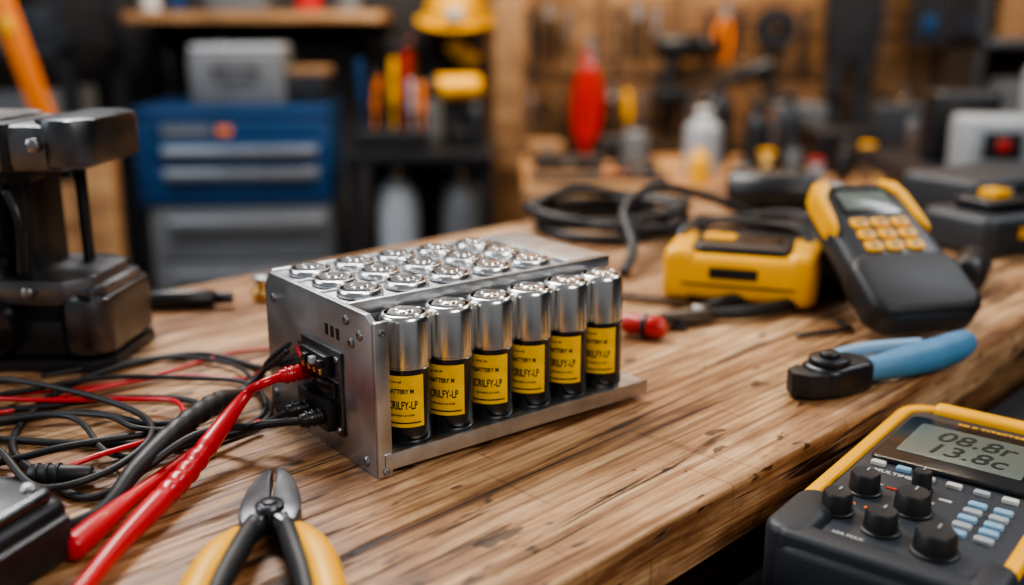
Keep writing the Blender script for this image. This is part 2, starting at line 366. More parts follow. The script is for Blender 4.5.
# ------------------------------------------------------------------ cables / probes
A45 = R(37.5); U = Vector((math.cos(A45), math.sin(A45), 0)); V = Vector((-math.sin(A45), math.cos(A45), 0)); P0 = Vector((-0.070, 0.470, 0))
def pk(a, b, z): return tuple(P0+U*a+V*b+Vector((0, 0, z)))
tube('red_test_probe', [pk(-0.022, 0.056, 0.040), pk(-0.034, 0.054, 0.039), (-0.140, 0.497, 0.031), (-0.149, 0.480, 0.020), (-0.157, 0.448, 0.0105), (-0.162, 0.4165, 0.0085), (-0.166, 0.385, 0.0075), (-0.168, 0.355, 0.0065), (-0.169, 0.31, 0.006)], 0.003, 'red',
     radii=[0.0025, 0.0025, 0.0030, 0.0048, 0.0060, 0.0056, 0.0046, 0.0040, 0.0040], n=14, ribs=(48, 70))
tube('red_test_probe', [(-0.140, 0.520, 0.006), (-0.1500, 0.505, 0.006), (-0.1620, 0.485, 0.0065), (-0.170, 0.4545, 0.0065), (-0.177, 0.425, 0.007), (-0.182, 0.398, 0.0070), (-0.185, 0.380, 0.0070)], 0.003, 'red',
     radii=[0.002, 0.002, 0.0028, 0.0032, 0.0040, 0.0058, 0.0062], n=14)
tube('black_test_probe', [pk(-0.012, 0.070, 0.048), (-0.143, 0.553, 0.026), (-0.1570, 0.551, 0.0125), (-0.165, 0.526, 0.0155), (-0.172, 0.482, 0.0185), (-0.180, 0.443, 0.014), (-0.187, 0.414, 0.006), (-0.210, 0.405, 0.003), (-0.235, 0.425, 0.003), (-0.245, 0.46, 0.003)], 0.003, 'rubber',
     radii=[0.0015, 0.0015, 0.0026, 0.0060, 0.0056, 0.0046, 0.0032, 0.0017, 0.0017, 0.0017], n=14, ribs=(40, 60))
for nm, P, r_, mm in (
    ('black_cable', [pk(-0.022, 0.034, 0.022), (-0.130, 0.487, 0.018), (-0.152, 0.494, 0.009), (-0.1935, 0.498, 0.003), (-0.236, 0.498, 0.003), (-0.276, 0.503, 0.003), (-0.38, 0.515, 0.003)], 0.0022, 'rubber'),
    ('black_cable', [pk(-0.022, 0.050, 0.022), (-0.134, 0.497, 0.014), (-0.160, 0.468, 0.020), (-0.195, 0.434, 0.004), (-0.2344, 0.4586, 0.003), (-0.268, 0.50, 0.003), (-0.2777, 0.5675, 0.003), (-0.2566, 0.623, 0.003), (-0.212, 0.648, 0.003), (-0.165, 0.62, 0.003), (-0.145, 0.572, 0.02), pk(-0.009, 0.046, 0.050)], 0.0021, 'rubber'),
    ('black_cable', [(-0.40, 0.54, 0.003), (-0.30, 0.545, 0.003), (-0.235, 0.565, 0.003), (-0.190, 0.560, 0.003), (-0.180, 0.530, 0.004), (-0.190, 0.500, 0.009), (-0.23, 0.480, 0.009), (-0.27, 0.47, 0.003), (-0.35, 0.44, 0.003)], 0.0020, 'rubber'),
    ('black_cable', [(-0.40, 0.60, 0.003), (-0.32, 0.57, 0.003), (-0.255, 0.590, 0.007), (-0.200, 0.600, 0.003), (-0.165, 0.590, 0.003), (-0.140, 0.545, 0.003), (-0.150, 0.515, 0.003), (-0.20, 0.473, 0.007), (-0.25, 0.52, 0.010), (-0.33, 0.50, 0.003)], 0.0016, 'rubber'),
    ('black_cable', [pk(-0.010, 0.040, 0.050), (-0.118, 0.530, 0.050), (-0.140, 0.550, 0.032), (-0.158, 0.580, 0.006), (-0.175, 0.545, 0.003), (-0.200, 0.525, 0.003), (-0.245, 0.535, 0.006), (-0.30, 0.52, 0.003), (-0.40, 0.49, 0.003)], 0.0018, 'rubber'),
    ('black_cable', [(-0.40, 0.565, 0.003), (-0.31, 0.525, 0.006), (-0.262, 0.475, 0.009), (-0.225, 0.437, 0.007), (-0.197, 0.447, 0.010), (-0.187, 0.480, 0.013), (-0.205, 0.520, 0.010), (-0.245, 0.550, 0.010), (-0.30, 0.585, 0.006), (-0.33, 0.60, 0.003)], 0.0019, 'rubber'),
    ('black_cable', [(-0.42, 0.475, 0.003), (-0.33, 0.49, 0.006), (-0.275, 0.527, 0.007), (-0.225, 0.515, 0.012), (-0.195, 0.492, 0.014), (-0.160, 0.512, 0.004), (-0.143, 0.535, 0.004), (-0.152, 0.570, 0.006), (-0.185, 0.625, 0.004), (-0.24, 0.640, 0.003), (-0.30, 0.605, 0.003)], 0.0015, 'rubber'),
    ('red_wire', [pk(-0.012, 0.052, 0.050), (-0.132, 0.563, 0.04), (-0.165, 0.60, 0.004), (-0.215, 0.605, 0.003), (-0.262, 0.575, 0.003), (-0.30, 0.54, 0.003), (-0.40, 0.51, 0.003)], 0.0012, 'red'),
    ('red_wire', [(-0.40, 0.58, 0.003), (-0.29, 0.555, 0.006), (-0.225, 0.553, 0.007), (-0.192, 0.540, 0.010), (-0.182, 0.505, 0.008), (-0.210, 0.465, 0.010), (-0.25, 0.44, 0.003), (-0.36, 0.40, 0.003)], 0.0015, 'red'),
    ('red_wire', [(-0.155, 0.665, 0.002), (-0.19, 0.655, 0.002), (-0.24, 0.60, 0.002), (-0.31, 0.572, 0.002), (-0.42, 0.56, 0.002)], 0.0011, 'red'),
    ('black_cable', [(-0.42, 0.50, 0.003), (-0.32, 0.47, 0.003), (-0.26, 0.452, 0.004), (-0.225, 0.452, 0.005)], 0.0018, 'rubber'),
):
    tube(nm, P, r_, mm, n=14)
bc = empty('banana_plug', (-0.236, 0.452, 0.0062), (0, R(90), R(3)))
cyl('grip', 0.0056, 0, 0.030, 'rubber', bc, r2=0.0042)
for q in range(3): cyl(f'ring_{q}', 0.0060, 0.003+q*0.005, 0.0045+q*0.005, 'rubber', bc, seg=24)
cyl('tip', 0.002, 0.03, 0.042, 'steel', bc)

# ------------------------------------------------------------------ diagonal cutters
dc = empty('wire_cutters', (-0.107, 0.404, 0.0), (0, 0, R(10)), 0.97)
half = [(0.0003, -0.006), (0.006, -0.014), (0.0120, -0.012), (0.0140, -0.002), (0.0136, 0.009), (0.0120, 0.020), (0.0096, 0.030), (0.0068, 0.038), (0.0036, 0.043), (0.0008, 0.043), (0.0014, 0.033), (0.0008, 0.018), (0.0003, 0.010)]
prism('jaw_right', half, 0.004, 0.014, 'gunmetal', dc, bev=0.0012)
prism('jaw_left', [(-x, y) for x, y in reversed(half)], 0.0045, 0.0135, 'gunmetal', dc, bev=0.0012)
cyl('pivot', 0.0066, 0.003, 0.0165, 'gunmetal', dc, seg=32); cyl('pivot_cap', 0.0038, 0.0165, 0.0175, 'darksteel', dc)
for s in (-1, 1):
    nm = 'right' if s > 0 else 'left'
    tube(f'shank_{nm}', [(s*0.006, -0.006, 0.009), (s*0.0095, -0.016, 0.009), (s*0.015, -0.030, 0.009)], 0.005, 'darksteel', dc, radii=[0.0060, 0.0058, 0.005], flat=0.9)
    tube(f'handle_{nm}', [(s*0.0125, -0.017, 0.0095), (s*0.0190, -0.034, 0.0095), (s*0.0240, -0.056, 0.0095), (s*0.027, -0.085, 0.0095), (s*0.027, -0.13, 0.0095)], 0.007, 'yellow', dc, radii=[0.0052, 0.0080, 0.0082, 0.0074, 0.0066], flat=0.95)
    tube(f'grip_insert_{nm}', [(s*0.0078, -0.016, 0.0115), (s*0.0118, -0.036, 0.0115), (s*0.0160, -0.058, 0.0115), (s*0.0190, -0.085, 0.0115), (s*0.0195, -0.128, 0.0115)], 0.005, 'rubber', dc, radii=[0.0044, 0.0050, 0.0046, 0.0042, 0.0040], flat=1.1)

# ------------------------------------------------------------------ multimeter (lower right)
mm_ = empty('multimeter', (0.112, 0.4146, -0.045), (0, 0, R(-39)))
W, Lh, T = 0.104, 0.205, 0.045
def tp1(x, y): return (x*(1.0-0.05*math.exp(-((y+0.02)/0.05)**2)), y)
C = (W/2, Lh/2, 0)
slab('body_lower', W, Lh, 0, T-0.012, 'charcoal', mm_, C, r=0.020, bev=0.004, taper=tp1)
slab('holster', W+0.004, Lh+0.004, 0.010, T-0.004, 'charcoal', mm_, C, r=0.022, bev=0.006, taper=tp1)
frame('yellow_bezel', W-0.001, Lh-0.001, 0.0070, T-0.014, T-0.001, 'yellow', mm_, C, r=0.019, taper=tp1)
slab('face', W-0.012, Lh-0.012, T-0.010, T-0.003, 'face', mm_, C, r=0.014, bev=0.001, taper=tp1)
slab('boot_left', 0.022, 0.050, 0.004, T+0.001, 'charcoal', mm_, (0.011, 0.026, 0), r=0.010, bev=0.004)
slab('boot_right', 0.016, 0.030, 0.004, T+0.001, 'charcoal', mm_, (W-0.008, 0.017, 0), r=0.007, bev=0.004)
slab('boot_bottom', 0.09, 0.014, 0.004, T+0.0005, 'charcoal', mm_, (W/2, 0.007, 0), r=0.006, bev=0.003)
slab('top_cap', 0.07, 0.012, 0.012, T+0.0015, 'yellow', mm_, (W/2, Lh-0.004, 0), r=0.005, bev=0.003)
slab('screen_bezel', 0.080, 0.072, T-0.004, T-0.0005, 'blackgloss', mm_, (0.051, 0.145, 0), r=0.006, bev=0.001)
slab('lcd', 0.062, 0.046, T-0.002, T-0.0001, 'lcd', mm_, (0.051, 0.147, 0), r=0.002, bev=0.0003)
text('lcd_digits_a', '08.8r', 0.021, 'lcdink', mm_, (0.052, 0.1560, T+0.0001), bold=0.0001, shear=0.15, sx=0.9)
text('lcd_digits_b', '13.8c', 0.021, 'lcdink', mm_, (0.052, 0.1370, T+0.0001), bold=0.0001, shear=0.15, sx=0.9)
text('brand', 'MULTITESTER', 0.0060, 'yellow', mm_, (0.053, 0.1865, T-0.0028), bold=0.00015)
text('caption', 'MULTIMETER', 0.0048, 'white', mm_, (0.032, 0.0975, T-0.0028), bold=0.0001)
def knob(name, a, b, r, h=0.011):
    lathe(name, [(r*1.14, 0), (r*1.14, 0.0015), (r, 0.002), (r*0.95, h-0.0012), (r*0.85, h), (r*0.3, h-0.0004), (0, h-0.0004)], 'rubber', mm_, (a, b, T-0.0035), seg=32)
    box(name+'_mark', (0.0008, r*0.5, 0.0004), (a, b+r*0.5, T-0.0035+h), 'lgrey', mm_)
for i, (a, b, r) in enumerate(((0.0236, 0.069, 0.0075), (0.0210, 0.0400, 0.0072), (0.044, 0.034, 0.0077), (0.069, 0.030, 0.0092), (0.049, 0.062, 0.0084), (0.045, 0.088, 0.0048))): knob(f'knob_{i}', a, b, r)
cols = ['bluel', 'lgrey', 'bluel', 'lgrey', 'bluel']
k = 0
for rr_ in range(5):
    for cc_ in range(2):
        slab(f'button_{k}', 0.0085, 0.0048, T-0.004, T-0.001, cols[(k*3) % 5], mm_, (0.072+cc_*0.0115, 0.052+rr_*0.0085, 0), r=0.0015, bev=0.0006); k += 1
for i in range(6):
    slab(f'key_{i}', 0.0075, 0.0042, T-0.004, T-0.001, ['white', 'bluel', 'lgrey', 'white', 'lgrey', 'white'][i], mm_, (0.018+i*0.0130, 0.1050-0.004*(i > 1), 0), r=0.001, bev=0.0006)
for i, (a, b, s) in enumerate(((0.0236, 0.0815, 'OFF  V'), (0.021, 0.053, 'mA  A'), (0.044, 0.047, 'COM'), (0.049, 0.076, 'RANGE'), (0.066, 0.0165, 'HOLD'), (0.034, 0.020, '10A MAX'))):
    text(f'legend_{i}', s, 0.0036, ['white', 'orange', 'white'][i % 3], mm_, (a, b, T-0.0028), bold=0.00005)
for i, (a, b) in enumerate(((0.033, 0.052), (0.060, 0.046), (0.034, 0.080), (0.058, 0.083))):
    box(f'mark_{i}', (0.006, 0.0022, 0.0005), (a, b, T-0.0028), ['orange', 'white', 'redp', 'white'][i], mm_)

# ------------------------------------------------------------------ handheld meter, propped on its stand
hm = empty('handheld_meter', (0.293, 0.684, 0.004), (R(30), R(0), R(12)), 0.83)
def tp2(x, y): return (x*(1.0+0.07*(-y/0.085)), y)
Hc = (0, 0.086, 0.006)
slab('shell', 0.098, 0.176, -0.004, 0.024, 'charcoal', hm, Hc, r=0.022, bev=0.007, taper=tp2)
slab('lower_boot', 0.106, 0.074, -0.005, 0.028, 'rubber', hm, (0, 0.037, 0.006), r=0.020, bev=0.008)
for s in (-1, 1):
    prism(f'side_guard_{s}', [(s*0.028, 0.174), (s*0.044, 0.169), (s*0.048, 0.152), (s*0.0485, 0.118), (s*0.047, 0.100), (s*0.043, 0.108), (s*0.040, 0.120), (s*0.037, 0.150), (s*0.026, 0.165)], 0.012, 0.0345, 'yellow', hm, bev=0.003)
slab('face', 0.080, 0.150, 0.022, 0.0315, 'black', hm, (0, 0.094, 0), r=0.012, bev=0.002)
slab('screen', 0.060, 0.038, 0.030, 0.0325, 'blackgloss', hm, (0, 0.144, 0), r=0.004, bev=0.001)
slab('lcd', 0.050, 0.026, 0.031, 0.0330, 'lcd', hm, (0, 0.144, 0), r=0.002, bev=0.0004)
for i in range(3):
    for j in range(3):
        slab(f'key_{i}_{j}', 0.0160, 0.0120, 0.030, 0.0345, 'yellow', hm, (-0.0205+i*0.0205, 0.112-j*0.0155, 0), r=0.003, bev=0.0015)
        box(f'key_mark_{i}_{j}', (0.008, 0.004, 0.0004), (-0.0205+i*0.0205, 0.112-j*0.0155, 0.0346), 'ink', hm)
box('stand', (0.06, 0.003, 0.088), (0, 0.132, -0.040), 'charcoal', hm, rot=(R(-8), 0, 0), bev=0.001)

# ------------------------------------------------------------------ yellow test instrument lying on bench
ym = empty('yellow_tester', (0.191, 0.808, 0.0), (0, 0, R(-18)), 1.0)
slab('body', 0.118, 0.078, 0.004, 0.042, 'yellow', ym, r=0.016, bev=0.009)
slab('base', 0.110, 0.070, 0.0, 0.014, 'black', ym, r=0.016, bev=0.004)
slab('corner_guard_l', 0.026, 0.080, 0.003, 0.046, 'yellow', ym, (-0.048, 0, 0), r=0.010, bev=0.008)
slab('corner_guard_r', 0.026, 0.080, 0.003, 0.046, 'yellow', ym, (0.048, 0, 0), r=0.010, bev=0.008)
slab('top_panel', 0.080, 0.060, 0.036, 0.0475, 'black', ym, r=0.010, bev=0.003)
slab('screen', 0.034, 0.026, 0.046, 0.0485, 'blackgloss', ym, (0.014, 0.004, 0), r=0.003, bev=0.001)
slab('key_pad', 0.026, 0.020, 0.046, 0.0500, 'yellow', ym, (-0.020, 0.006, 0), r=0.005, bev=0.001)
box('front_badge', (0.038, 0.002, 0.009), (-0.004, -0.039, 0.028), 'black', ym, bev=0.0008)
box('front_groove', (0.090, 0.002, 0.0015), (0, -0.0392, 0.018), 'black', ym)
tube('carry_strap', [(-0.055, 0.0, 0.03), (-0.05, 0.026, 0.052), (0.0, 0.040, 0.056), (0.045, 0.026, 0.052), (0.055, 0.0, 0.03)], 0.004, 'rubber', ym, flat=0.6)

# ------------------------------------------------------------------ blue handled crimper
cp = empty('crimping_tool', (0.198, 0.586, 0.0), (0, 0, R(31)))
slab('head', 0.046, 0.030, 0.0, 0.019, 'black', cp, (0.004, 0, 0), r=0.012, bev=0.004)
cyl('die_wheel', 0.0125, 0.018, 0.023, 'darksteel', cp, (-0.004, 0, 0)); cyl('die_hub', 0.006, 0.022, 0.026, 'black', cp, (-0.004, 0, 0))
prism('jaw', [(-0.016, 0.014), (-0.028, 0.011), (-0.033, 0.002), (-0.028, -0.008), (-0.016, -0.013), (-0.020, 0.0)], 0.002, 0.017, 'rubber', cp, bev=0.0015)
tube('handle_lower', [(0.024, -0.006, 0.011), (0.050, -0.010, 0.012), (0.080, -0.010, 0.012), (0.108, -0.007, 0.012), (0.124, -0.003, 0.012)], 0.009, 'blueh', cp, radii=[0.0075, 0.0100, 0.0112, 0.0105, 0.0088], flat=0.95)
tube('handle_upper', [(0.006, 0.014, 0.014), (0.030, 0.018, 0.014), (0.060, 0.017, 0.013), (0.095, 0.010, 0.012)], 0.006, 'bluel', cp, radii=[0.0036, 0.0044, 0.0046, 0.004], flat=1.0)
box('ratchet', (0.026, 0.010, 0.008), (0.032, 0.004, 0.010), 'steel', cp, bev=0.001)

# ------------------------------------------------------------------ needle-nose pliers and small screwdriver behind the pack
npz = empty('needle_nose_pliers', (0.142, 0.735, 0.0), (0, 0, R(118)))
hn = [(0.0003, -0.006), (0.006, -0.012), (0.010, -0.006), (0.009, 0.008), (0.004, 0.03), (0.0018, 0.05), (0.0003, 0.05)]
prism('jaw_a', hn, 0.003, 0.011, 'gunmetal', npz, bev=0.0008); prism('jaw_b', [(-x, y) for x, y in reversed(hn)], 0.003, 0.011, 'gunmetal', npz, bev=0.0008)
cyl('pivot', 0.005, 0.002, 0.013, 'steel', npz)
for s in (-1, 1): tube(f'handle_{s}', [(s*0.006, -0.008, 0.007), (s*0.014, -0.03, 0.007), (s*0.016, -0.06, 0.007), (s*0.010, -0.10, 0.007)], 0.005, 'rubber', npz, radii=[0.004, 0.0052, 0.0055, 0.0045])
sd = empty('screwdriver', (0.108, 0.688, 0.009), (0, R(90), R(150)))
lathe('handle', [(0, -0.002), (0.005, -0.002), (0.0080, 0.002), (0.0085, 0.010), (0.0070, 0.018), (0.0078, 0.026), (0.005, 0.036), (0.0, 0.037)], 'redp', sd, seg=24)
cyl('shaft', 0.0022, 0.034, 0.085, 'steel', sd); cyl('collar', 0.0088, 0.010, 0.015, 'black', sd)
h = empty('hex_key', (0.205, 0.690, 0.003), (0, 0, R(20)))
tube('rod', [(0, 0, 0), (0.03, 0, 0), (0.046, 0.001, 0), (0.05, 0.006, 0), (0.05, 0.02, 0)], 0.002, 'gunmetal', h, seg=6)
fl = empty('flat_file', (0.108, 0.790, 0.0), (0, 0, R(-25))); box('blade', (0.075, 0.010, 0.003), (0.0, 0, 0.0045), 'gunmetal', fl, bev=0.0005); tube('handle', [(-0.036, 0, 0.006), (-0.050, 0, 0.006), (-0.065, 0, 0.006)], 0.005, 'rubber', fl)
cn = empty('brass_connector', (-0.205, 0.800, 0.0)); cyl('nut', 0.010, 0, 0.010, 'brass', cn, seg=6); cyl('stem', 0.006, 0.010, 0.016, 'brass', cn); cyl('cap', 0.008, 0.016, 0.020, 'steel', cn)
ad = empty('cable_adapter', (-0.268, 0.770, 0.008), (0, R(90), R(8))); cyl('body', 0.0075, -0.03, 0.03, 'black', ad); cyl('tip', 0.005, 0.03, 0.045, 'darksteel', ad)
for i, (X, Y) in enumerate(((0.262, 0.645), (0.235, 0.633), (0.125, 0.715))):
    nn = empty('hex_nut', (X, Y, 0)); lathe('ring', [(0.003, 0), (0.0055, 0), (0.0055, 0.004), (0.003, 0.004), (0.003, 0)], 'darksteel', nn, seg=6)

# ------------------------------------------------------------------ bench vise / press on the left
vs = empty('bench_vise', (-0.350, 0.664, 0.0), (0, 0, R(-3)))
def cham(name, w, d, z0, z1, loc, m, c=0.008, bev=0.0015):
    pts = [(-w/2+c, -d/2), (w/2-c, -d/2), (w/2, -d/2+c), (w/2, d/2-c), (w/2-c, d/2), (-w/2+c, d/2), (-w/2, d/2-c), (-w/2, -d/2+c)]
    return prism(name, pts, z0, z1, m, vs, (loc[0], loc[1], 0), bev=bev)
cham('base_plate', 0.190, 0.086, 0.0, 0.008, (-0.004, 0, 0), 'darksteel', 0.010)
cham('base_block', 0.180, 0.076, 0.008, 0.034, (-0.003, 0, 0), 'darksteel', 0.014, 0.005)
cham('lower_jaw', 0.170, 0.084, 0.044, 0.062, (-0.004, 0, 0), 'castmetal', 0.016, 0.005)
cham('jaw_pad', 0.150, 0.066, 0.032, 0.046, (-0.01, 0, 0), 'black', 0.006)
cham('boss_right', 0.036, 0.086, 0.010, 0.050, (0.074, -0.001, 0), 'gunmetal', 0.010, 0.007)
cham('boss_right_cap', 0.028, 0.070, 0.048, 0.055, (0.074, -0.001, 0), 'castmetal', 0.008, 0.002)
cham('boss_front', 0.060, 0.020, 0.008, 0.046, (-0.055, -0.038, 0), 'castmetal', 0.005, 0.005)
cham('boss_front_slot', 0.036, 0.006, 0.018, 0.034, (-0.055, -0.047, 0), 'black', 0.002, 0.001)
lathe('clamp_knob', [(0, 0.016), (0.008, 0.016), (0.010, 0.012), (0.017, 0.011), (0.019, 0.002), (0.015, 0), (0, 0)], 'blackgloss', vs, (0.018, -0.040, 0.029), (R(90), 0, 0), seg=28)
cyl('clamp_knob_hub', 0.006, 0.014, 0.020, 'steel', vs, (0.018, -0.040, 0.029), (R(90), 0, 0))
cham('column', 0.110, 0.058, 0.060, 0.130, (-0.034, 0.005, 0), 'darksteel', 0.010, 0.003)
cham('column_step', 0.096, 0.066, 0.060, 0.074, (-0.026, 0.000, 0), 'gunmetal', 0.010, 0.004)
cham('column_groove', 0.112, 0.060, 0.116, 0.120, (-0.034, 0.005, 0), 'castmetal', 0.010, 0.001)
cham('side_rib', 0.016, 0.050, 0.060, 0.128, (0.030, 0.005, 0), 'black', 0.004, 0.002)
cham('dial_block', 0.048, 0.022, 0.076, 0.116, (0.000, -0.034, 0), 'gunmetal', 0.004, 0.003)
box('dial_face', (0.030, 0.002, 0.022), (0.000, -0.0460, 0.098), 'grey', vs, bev=0.0006)
box('dial_frame', (0.037, 0.0014, 0.029), (0.000, -0.0452, 0.098), 'darksteel', vs, bev=0.0005)
for i in range(3): box(f'dial_tick_{i}', (0.016, 0.0006, 0.001), (0.000, -0.0472, 0.092+i*0.005), 'lgrey', vs)
cham('collar', 0.130, 0.070, 0.122, 0.132, (-0.02, 0, 0), 'black', 0.01)
cham('upper_jaw', 0.176, 0.086, 0.130, 0.160, (-0.004, 0, 0), 'castmetal', 0.018, 0.006)
cham('upper_jaw_block', 0.064, 0.092, 0.127, 0.163, (-0.004, 0, 0), 'castmetal', 0.010, 0.006)
cham('upper_jaw_tip', 0.040, 0.088, 0.133, 0.164, (0.074, 0, 0), 'gunmetal', 0.012, 0.006)
cham('upper_jaw_seam', 0.006, 0.090, 0.131, 0.1605, (0.040, 0, 0), 'black', 0.001, 0.0005)
cyl('guide_rod', 0.004, 0.05, 0.135, 'darksteel', vs, (0.055, 0.02, 0))
for i in range(4): cyl(f'bolt_{i}', 0.0042, 0.0, 0.004, 'steel', vs, (-0.07+i*0.038, -0.0425, 0.054), (R(90), 0, 0), seg=6)
for i in range(3): cyl(f'jaw_bolt_{i}', 0.0048, 0.0, 0.004, 'steel', vs, (0.060, -0.044, 0.148) if i == 2 else (-0.02+i*0.032, -0.0465, 0.147), (R(90), 0, 0), seg=6)
tube('lever', [(0.034, -0.036, 0.118), (0.042, -0.040, 0.10), (0.040, -0.040, 0.066)], 0.0035, 'black', vs)
tube('hose', [(-0.06, -0.03, 0.115), (-0.075, -0.05, 0.10), (-0.07, -0.05, 0.075), (-0.055, -0.035, 0.062)], 0.004, 'rubber', vs)

# ------------------------------------------------------------------ metal junction box lower left
jb = empty('metal_junction_box', (-0.243, 0.374, 0.0), (0, 0, R(-18)))
slab('body', 0.100, 0.062, 0.0, 0.028, 'darksteel', jb, r=0.008, bev=0.005)
slab('lid', 0.092, 0.054, 0.027, 0.033, 'gunmetal', jb, r=0.006, bev=0.002)
for i, (a, b) in enumerate(((0.038, 0.020), (0.038, -0.020), (-0.038, 0.020), (-0.038, -0.020))): lathe(f'lid_screw_{i}', [(0.0032, 0), (0.0032, 0.001), (0.0022, 0.002), (0, 0.0016)], 'steel', jb, (a, b, 0.033), seg=16)
box('side_slot', (0.03, 0.001, 0.006), (0.01, -0.0312, 0.016), 'black', jb)
slab('side_rib', 0.006, 0.050, 0.004, 0.022, 'darksteel', jb, (0.051, 0, 0), r=0.002, bev=0.001)
cyl('lid_knob', 0.008, 0.033, 0.040, 'black', jb, (0.020, 0.002, 0)); slab('lid_panel', 0.030, 0.034, 0.032, 0.035, 'black', jb, (-0.012, 0, 0), r=0.003, bev=0.001)

# ------------------------------------------------------------------ clutter at far end of the bench
def coil(name, loc, r, n, wr, m, sq=1.0):
    P = []
    for i in range(int(n*12)+1):
        a = 2*math.pi*i/12; q = r*(1+0.10*math.sin(i*0.9))
        P.append((loc[0]+q*math.cos(a), loc[1]+q*sq*math.sin(a), loc[2]+wr+0.010*(0.5+0.5*math.sin(i*1.3))*(i/(n*12))+wr*1.2*(i//12)))
    return tube(name, P, wr, m, n=4, seg=10)
coil('coiled_cable', (0.105, 1.09, 0.0), 0.080, 3.5, 0.0055, 'rubber', 0.9)
coil('coiled_cable', (0.255, 1.01, 0.0), 0.060, 2.5, 0.005, 'rubber', 0.9)
tube('charging_cord', [(0.10, 0.87, 0.005), (0.112, 0.91, 0.02), (0.110, 0.97, 0.045), (0.15, 1.04, 0.055), (0.21, 1.07, 0.04), (0.28, 1.09, 0.012), (0.34, 1.06, 0.006), (0.40, 1.06, 0.006)], 0.005, 'rubber')
pt = empty('battery_charger', (0.485, 1.00, 0.0), (0, 0, R(25)))
slab('body', 0.11, 0.09, 0, 0.040, 'charcoal', pt, r=0.015, bev=0.008); slab('dock', 0.06, 0.05, 0.039, 0.052, 'black', pt, r=0.008, bev=0.003)
box('badge', (0.03, 0.002, 0.010), (0.0, -0.046, 0.024), 'yellow', pt); box('latch', (0.022, 0.022, 0.010), (0.0, 0.0, 0.055), 'yellow', pt, bev=0.003)
pc = empty('tool_case', (0.56, 1.19, 0.0), (0, 0, R(30)))
slab('shell', 0.16, 0.12, 0, 0.050, 'charcoal', pc, r=0.02, bev=0.008); box('latch_a', (0.016, 0.004, 0.014), (-0.04, -0.061, 0.034), 'lgrey', pc, bev=0.001); box('latch_b', (0.016, 0.004, 0.014), (0.04, -0.061, 0.034), 'lgrey', pc, bev=0.001)
hd = empty('heat_gun', (0.320, 1.19, 0.0), (0, 0, R(-20)))
cyl('barrel', 0.024, -0.06, 0.04, 'black', hd, (0, 0, 0.026), (0, R(90), 0)); cyl('nozzle', 0.014, 0.04, 0.07, 'steel', hd, (0, 0, 0.026), (0, R(90), 0)); tube('handle', [(-0.03, 0, 0.03), (-0.05, 0.05, 0.03), (-0.06, 0.09, 0.024)], 0.017, 'black', hd)
rg = empty('rotary_tool', (0.395, 0.84, 0.0), (0, 0, R(60)))
cyl('motor_body', 0.015, -0.04, 0.03, 'black', rg, (0, 0, 0.016), (0, R(90), 0)); cyl('nose', 0.010, 0.03, 0.05, 'steel', rg, (0, 0, 0.016), (0, R(90), 0))

# ------------------------------------------------------------------ background: blue tool cabinet
cb = empty('tool_cabinet', (-0.850, 3.22, 0), (0, 0, R(5)))
box3('carcass_upper', -0.285, 0.285, -0.22, 0.22, -0.31, -0.045, 'blue', cb, bev=0.008)
box3('carcass_lower', -0.265, 0.285, -0.20, 0.22, -0.84, -0.31, 'grey', cb, bev=0.006)
box3('lid', -0.288, 0.288, -0.228, 0.225, -0.050, -0.020, 'blue', cb, bev=0.006)
for i, (a, b) in enumerate(((-0.060, -0.105), (-0.112, -0.180), (-0.187, -0.300))):
    box3(f'drawer_{i}', -0.24, 0.26, -0.232, -0.215, b, a, 'blue', cb, bev=0.004)
for i, (a, b) in enumerate(((-0.320, -0.48), (-0.49, -0.66), (-0.67, -0.82))):
    box3(f'lower_drawer_{i}', -0.24, 0.27, -0.222, -0.20, b, a, 'grey', cb, bev=0.004)
for i, z in enumerate((-0.146, -0.212)):
    box3(f'pull_{i}', -0.20, 0.25, -0.262, -0.232, z-0.016, z+0.014, 'alu2', cb, bev=0.006)
for i, z in enumerate((-0.355, -0.520, -0.69)):
    box3(f'lower_pull_{i}', -0.20, 0.26, -0.255, -0.222, z-0.026, z+0.010, 'alu2', cb, bev=0.006)
box3('front_badge', -0.20, -0.06, -0.236, -0.231, -0.100, -0.070, 'grey', cb); box3('badge_sticker', -0.04, 0.00, -0.236, -0.231, -0.096, -0.074, 'orange', cb)
for i, (a, b) in enumerate(((-0.22, -0.15), (0.22, -0.15), (-0.22, 0.15), (0.22, 0.15))): cyl(f'caster_{i}', 0.035, -0.02, 0.02, 'rubber', cb, (a, b, FL+0.036), (0, R(90), 0))
gc = empty('equipment_case', (-0.84, 3.20, -0.020), (0, 0, R(4)))
slab('body', 0.29, 0.22, 0, 0.155, 'grey', gc, r=0.02, bev=0.01); slab('lid', 0.28, 0.21, 0.155, 0.178, 'lgrey', gc, r=0.02, bev=0.01)
tube('grip', [(-0.06, -0.11, 0.11), (-0.05, -0.135, 0.11), (0.05, -0.135, 0.11), (0.06, -0.11, 0.11)], 0.007, 'black', gc)
bx = empty('parts_box', (-0.625, 3.20, -0.020)); slab('carton', 0.11, 0.14, 0, 0.09, 'darksteel', bx, r=0.006, bev=0.003); box('lid', (0.115, 0.145, 0.02), (0, 0, 0.10), 'brown', bx, bev=0.003)
up = empty('timber_offcut', (-1.22, 2.95, FL)); box3('plank', -0.05, 0.05, -0.03, 0.03, 0, 0.80, 'backbench', up, bev=0.004); box3('plank_b', -0.13, -0.065, -0.02, 0.03, 0, 0.66, 'backbench', up, bev=0.004)
sh = empty('wall_shelf', (-0.95, 3.72, 0.225)); box3('board', -0.40, 0.50, -0.17, 0.20, 0, 0.035, 'backbench', sh, bev=0.004)
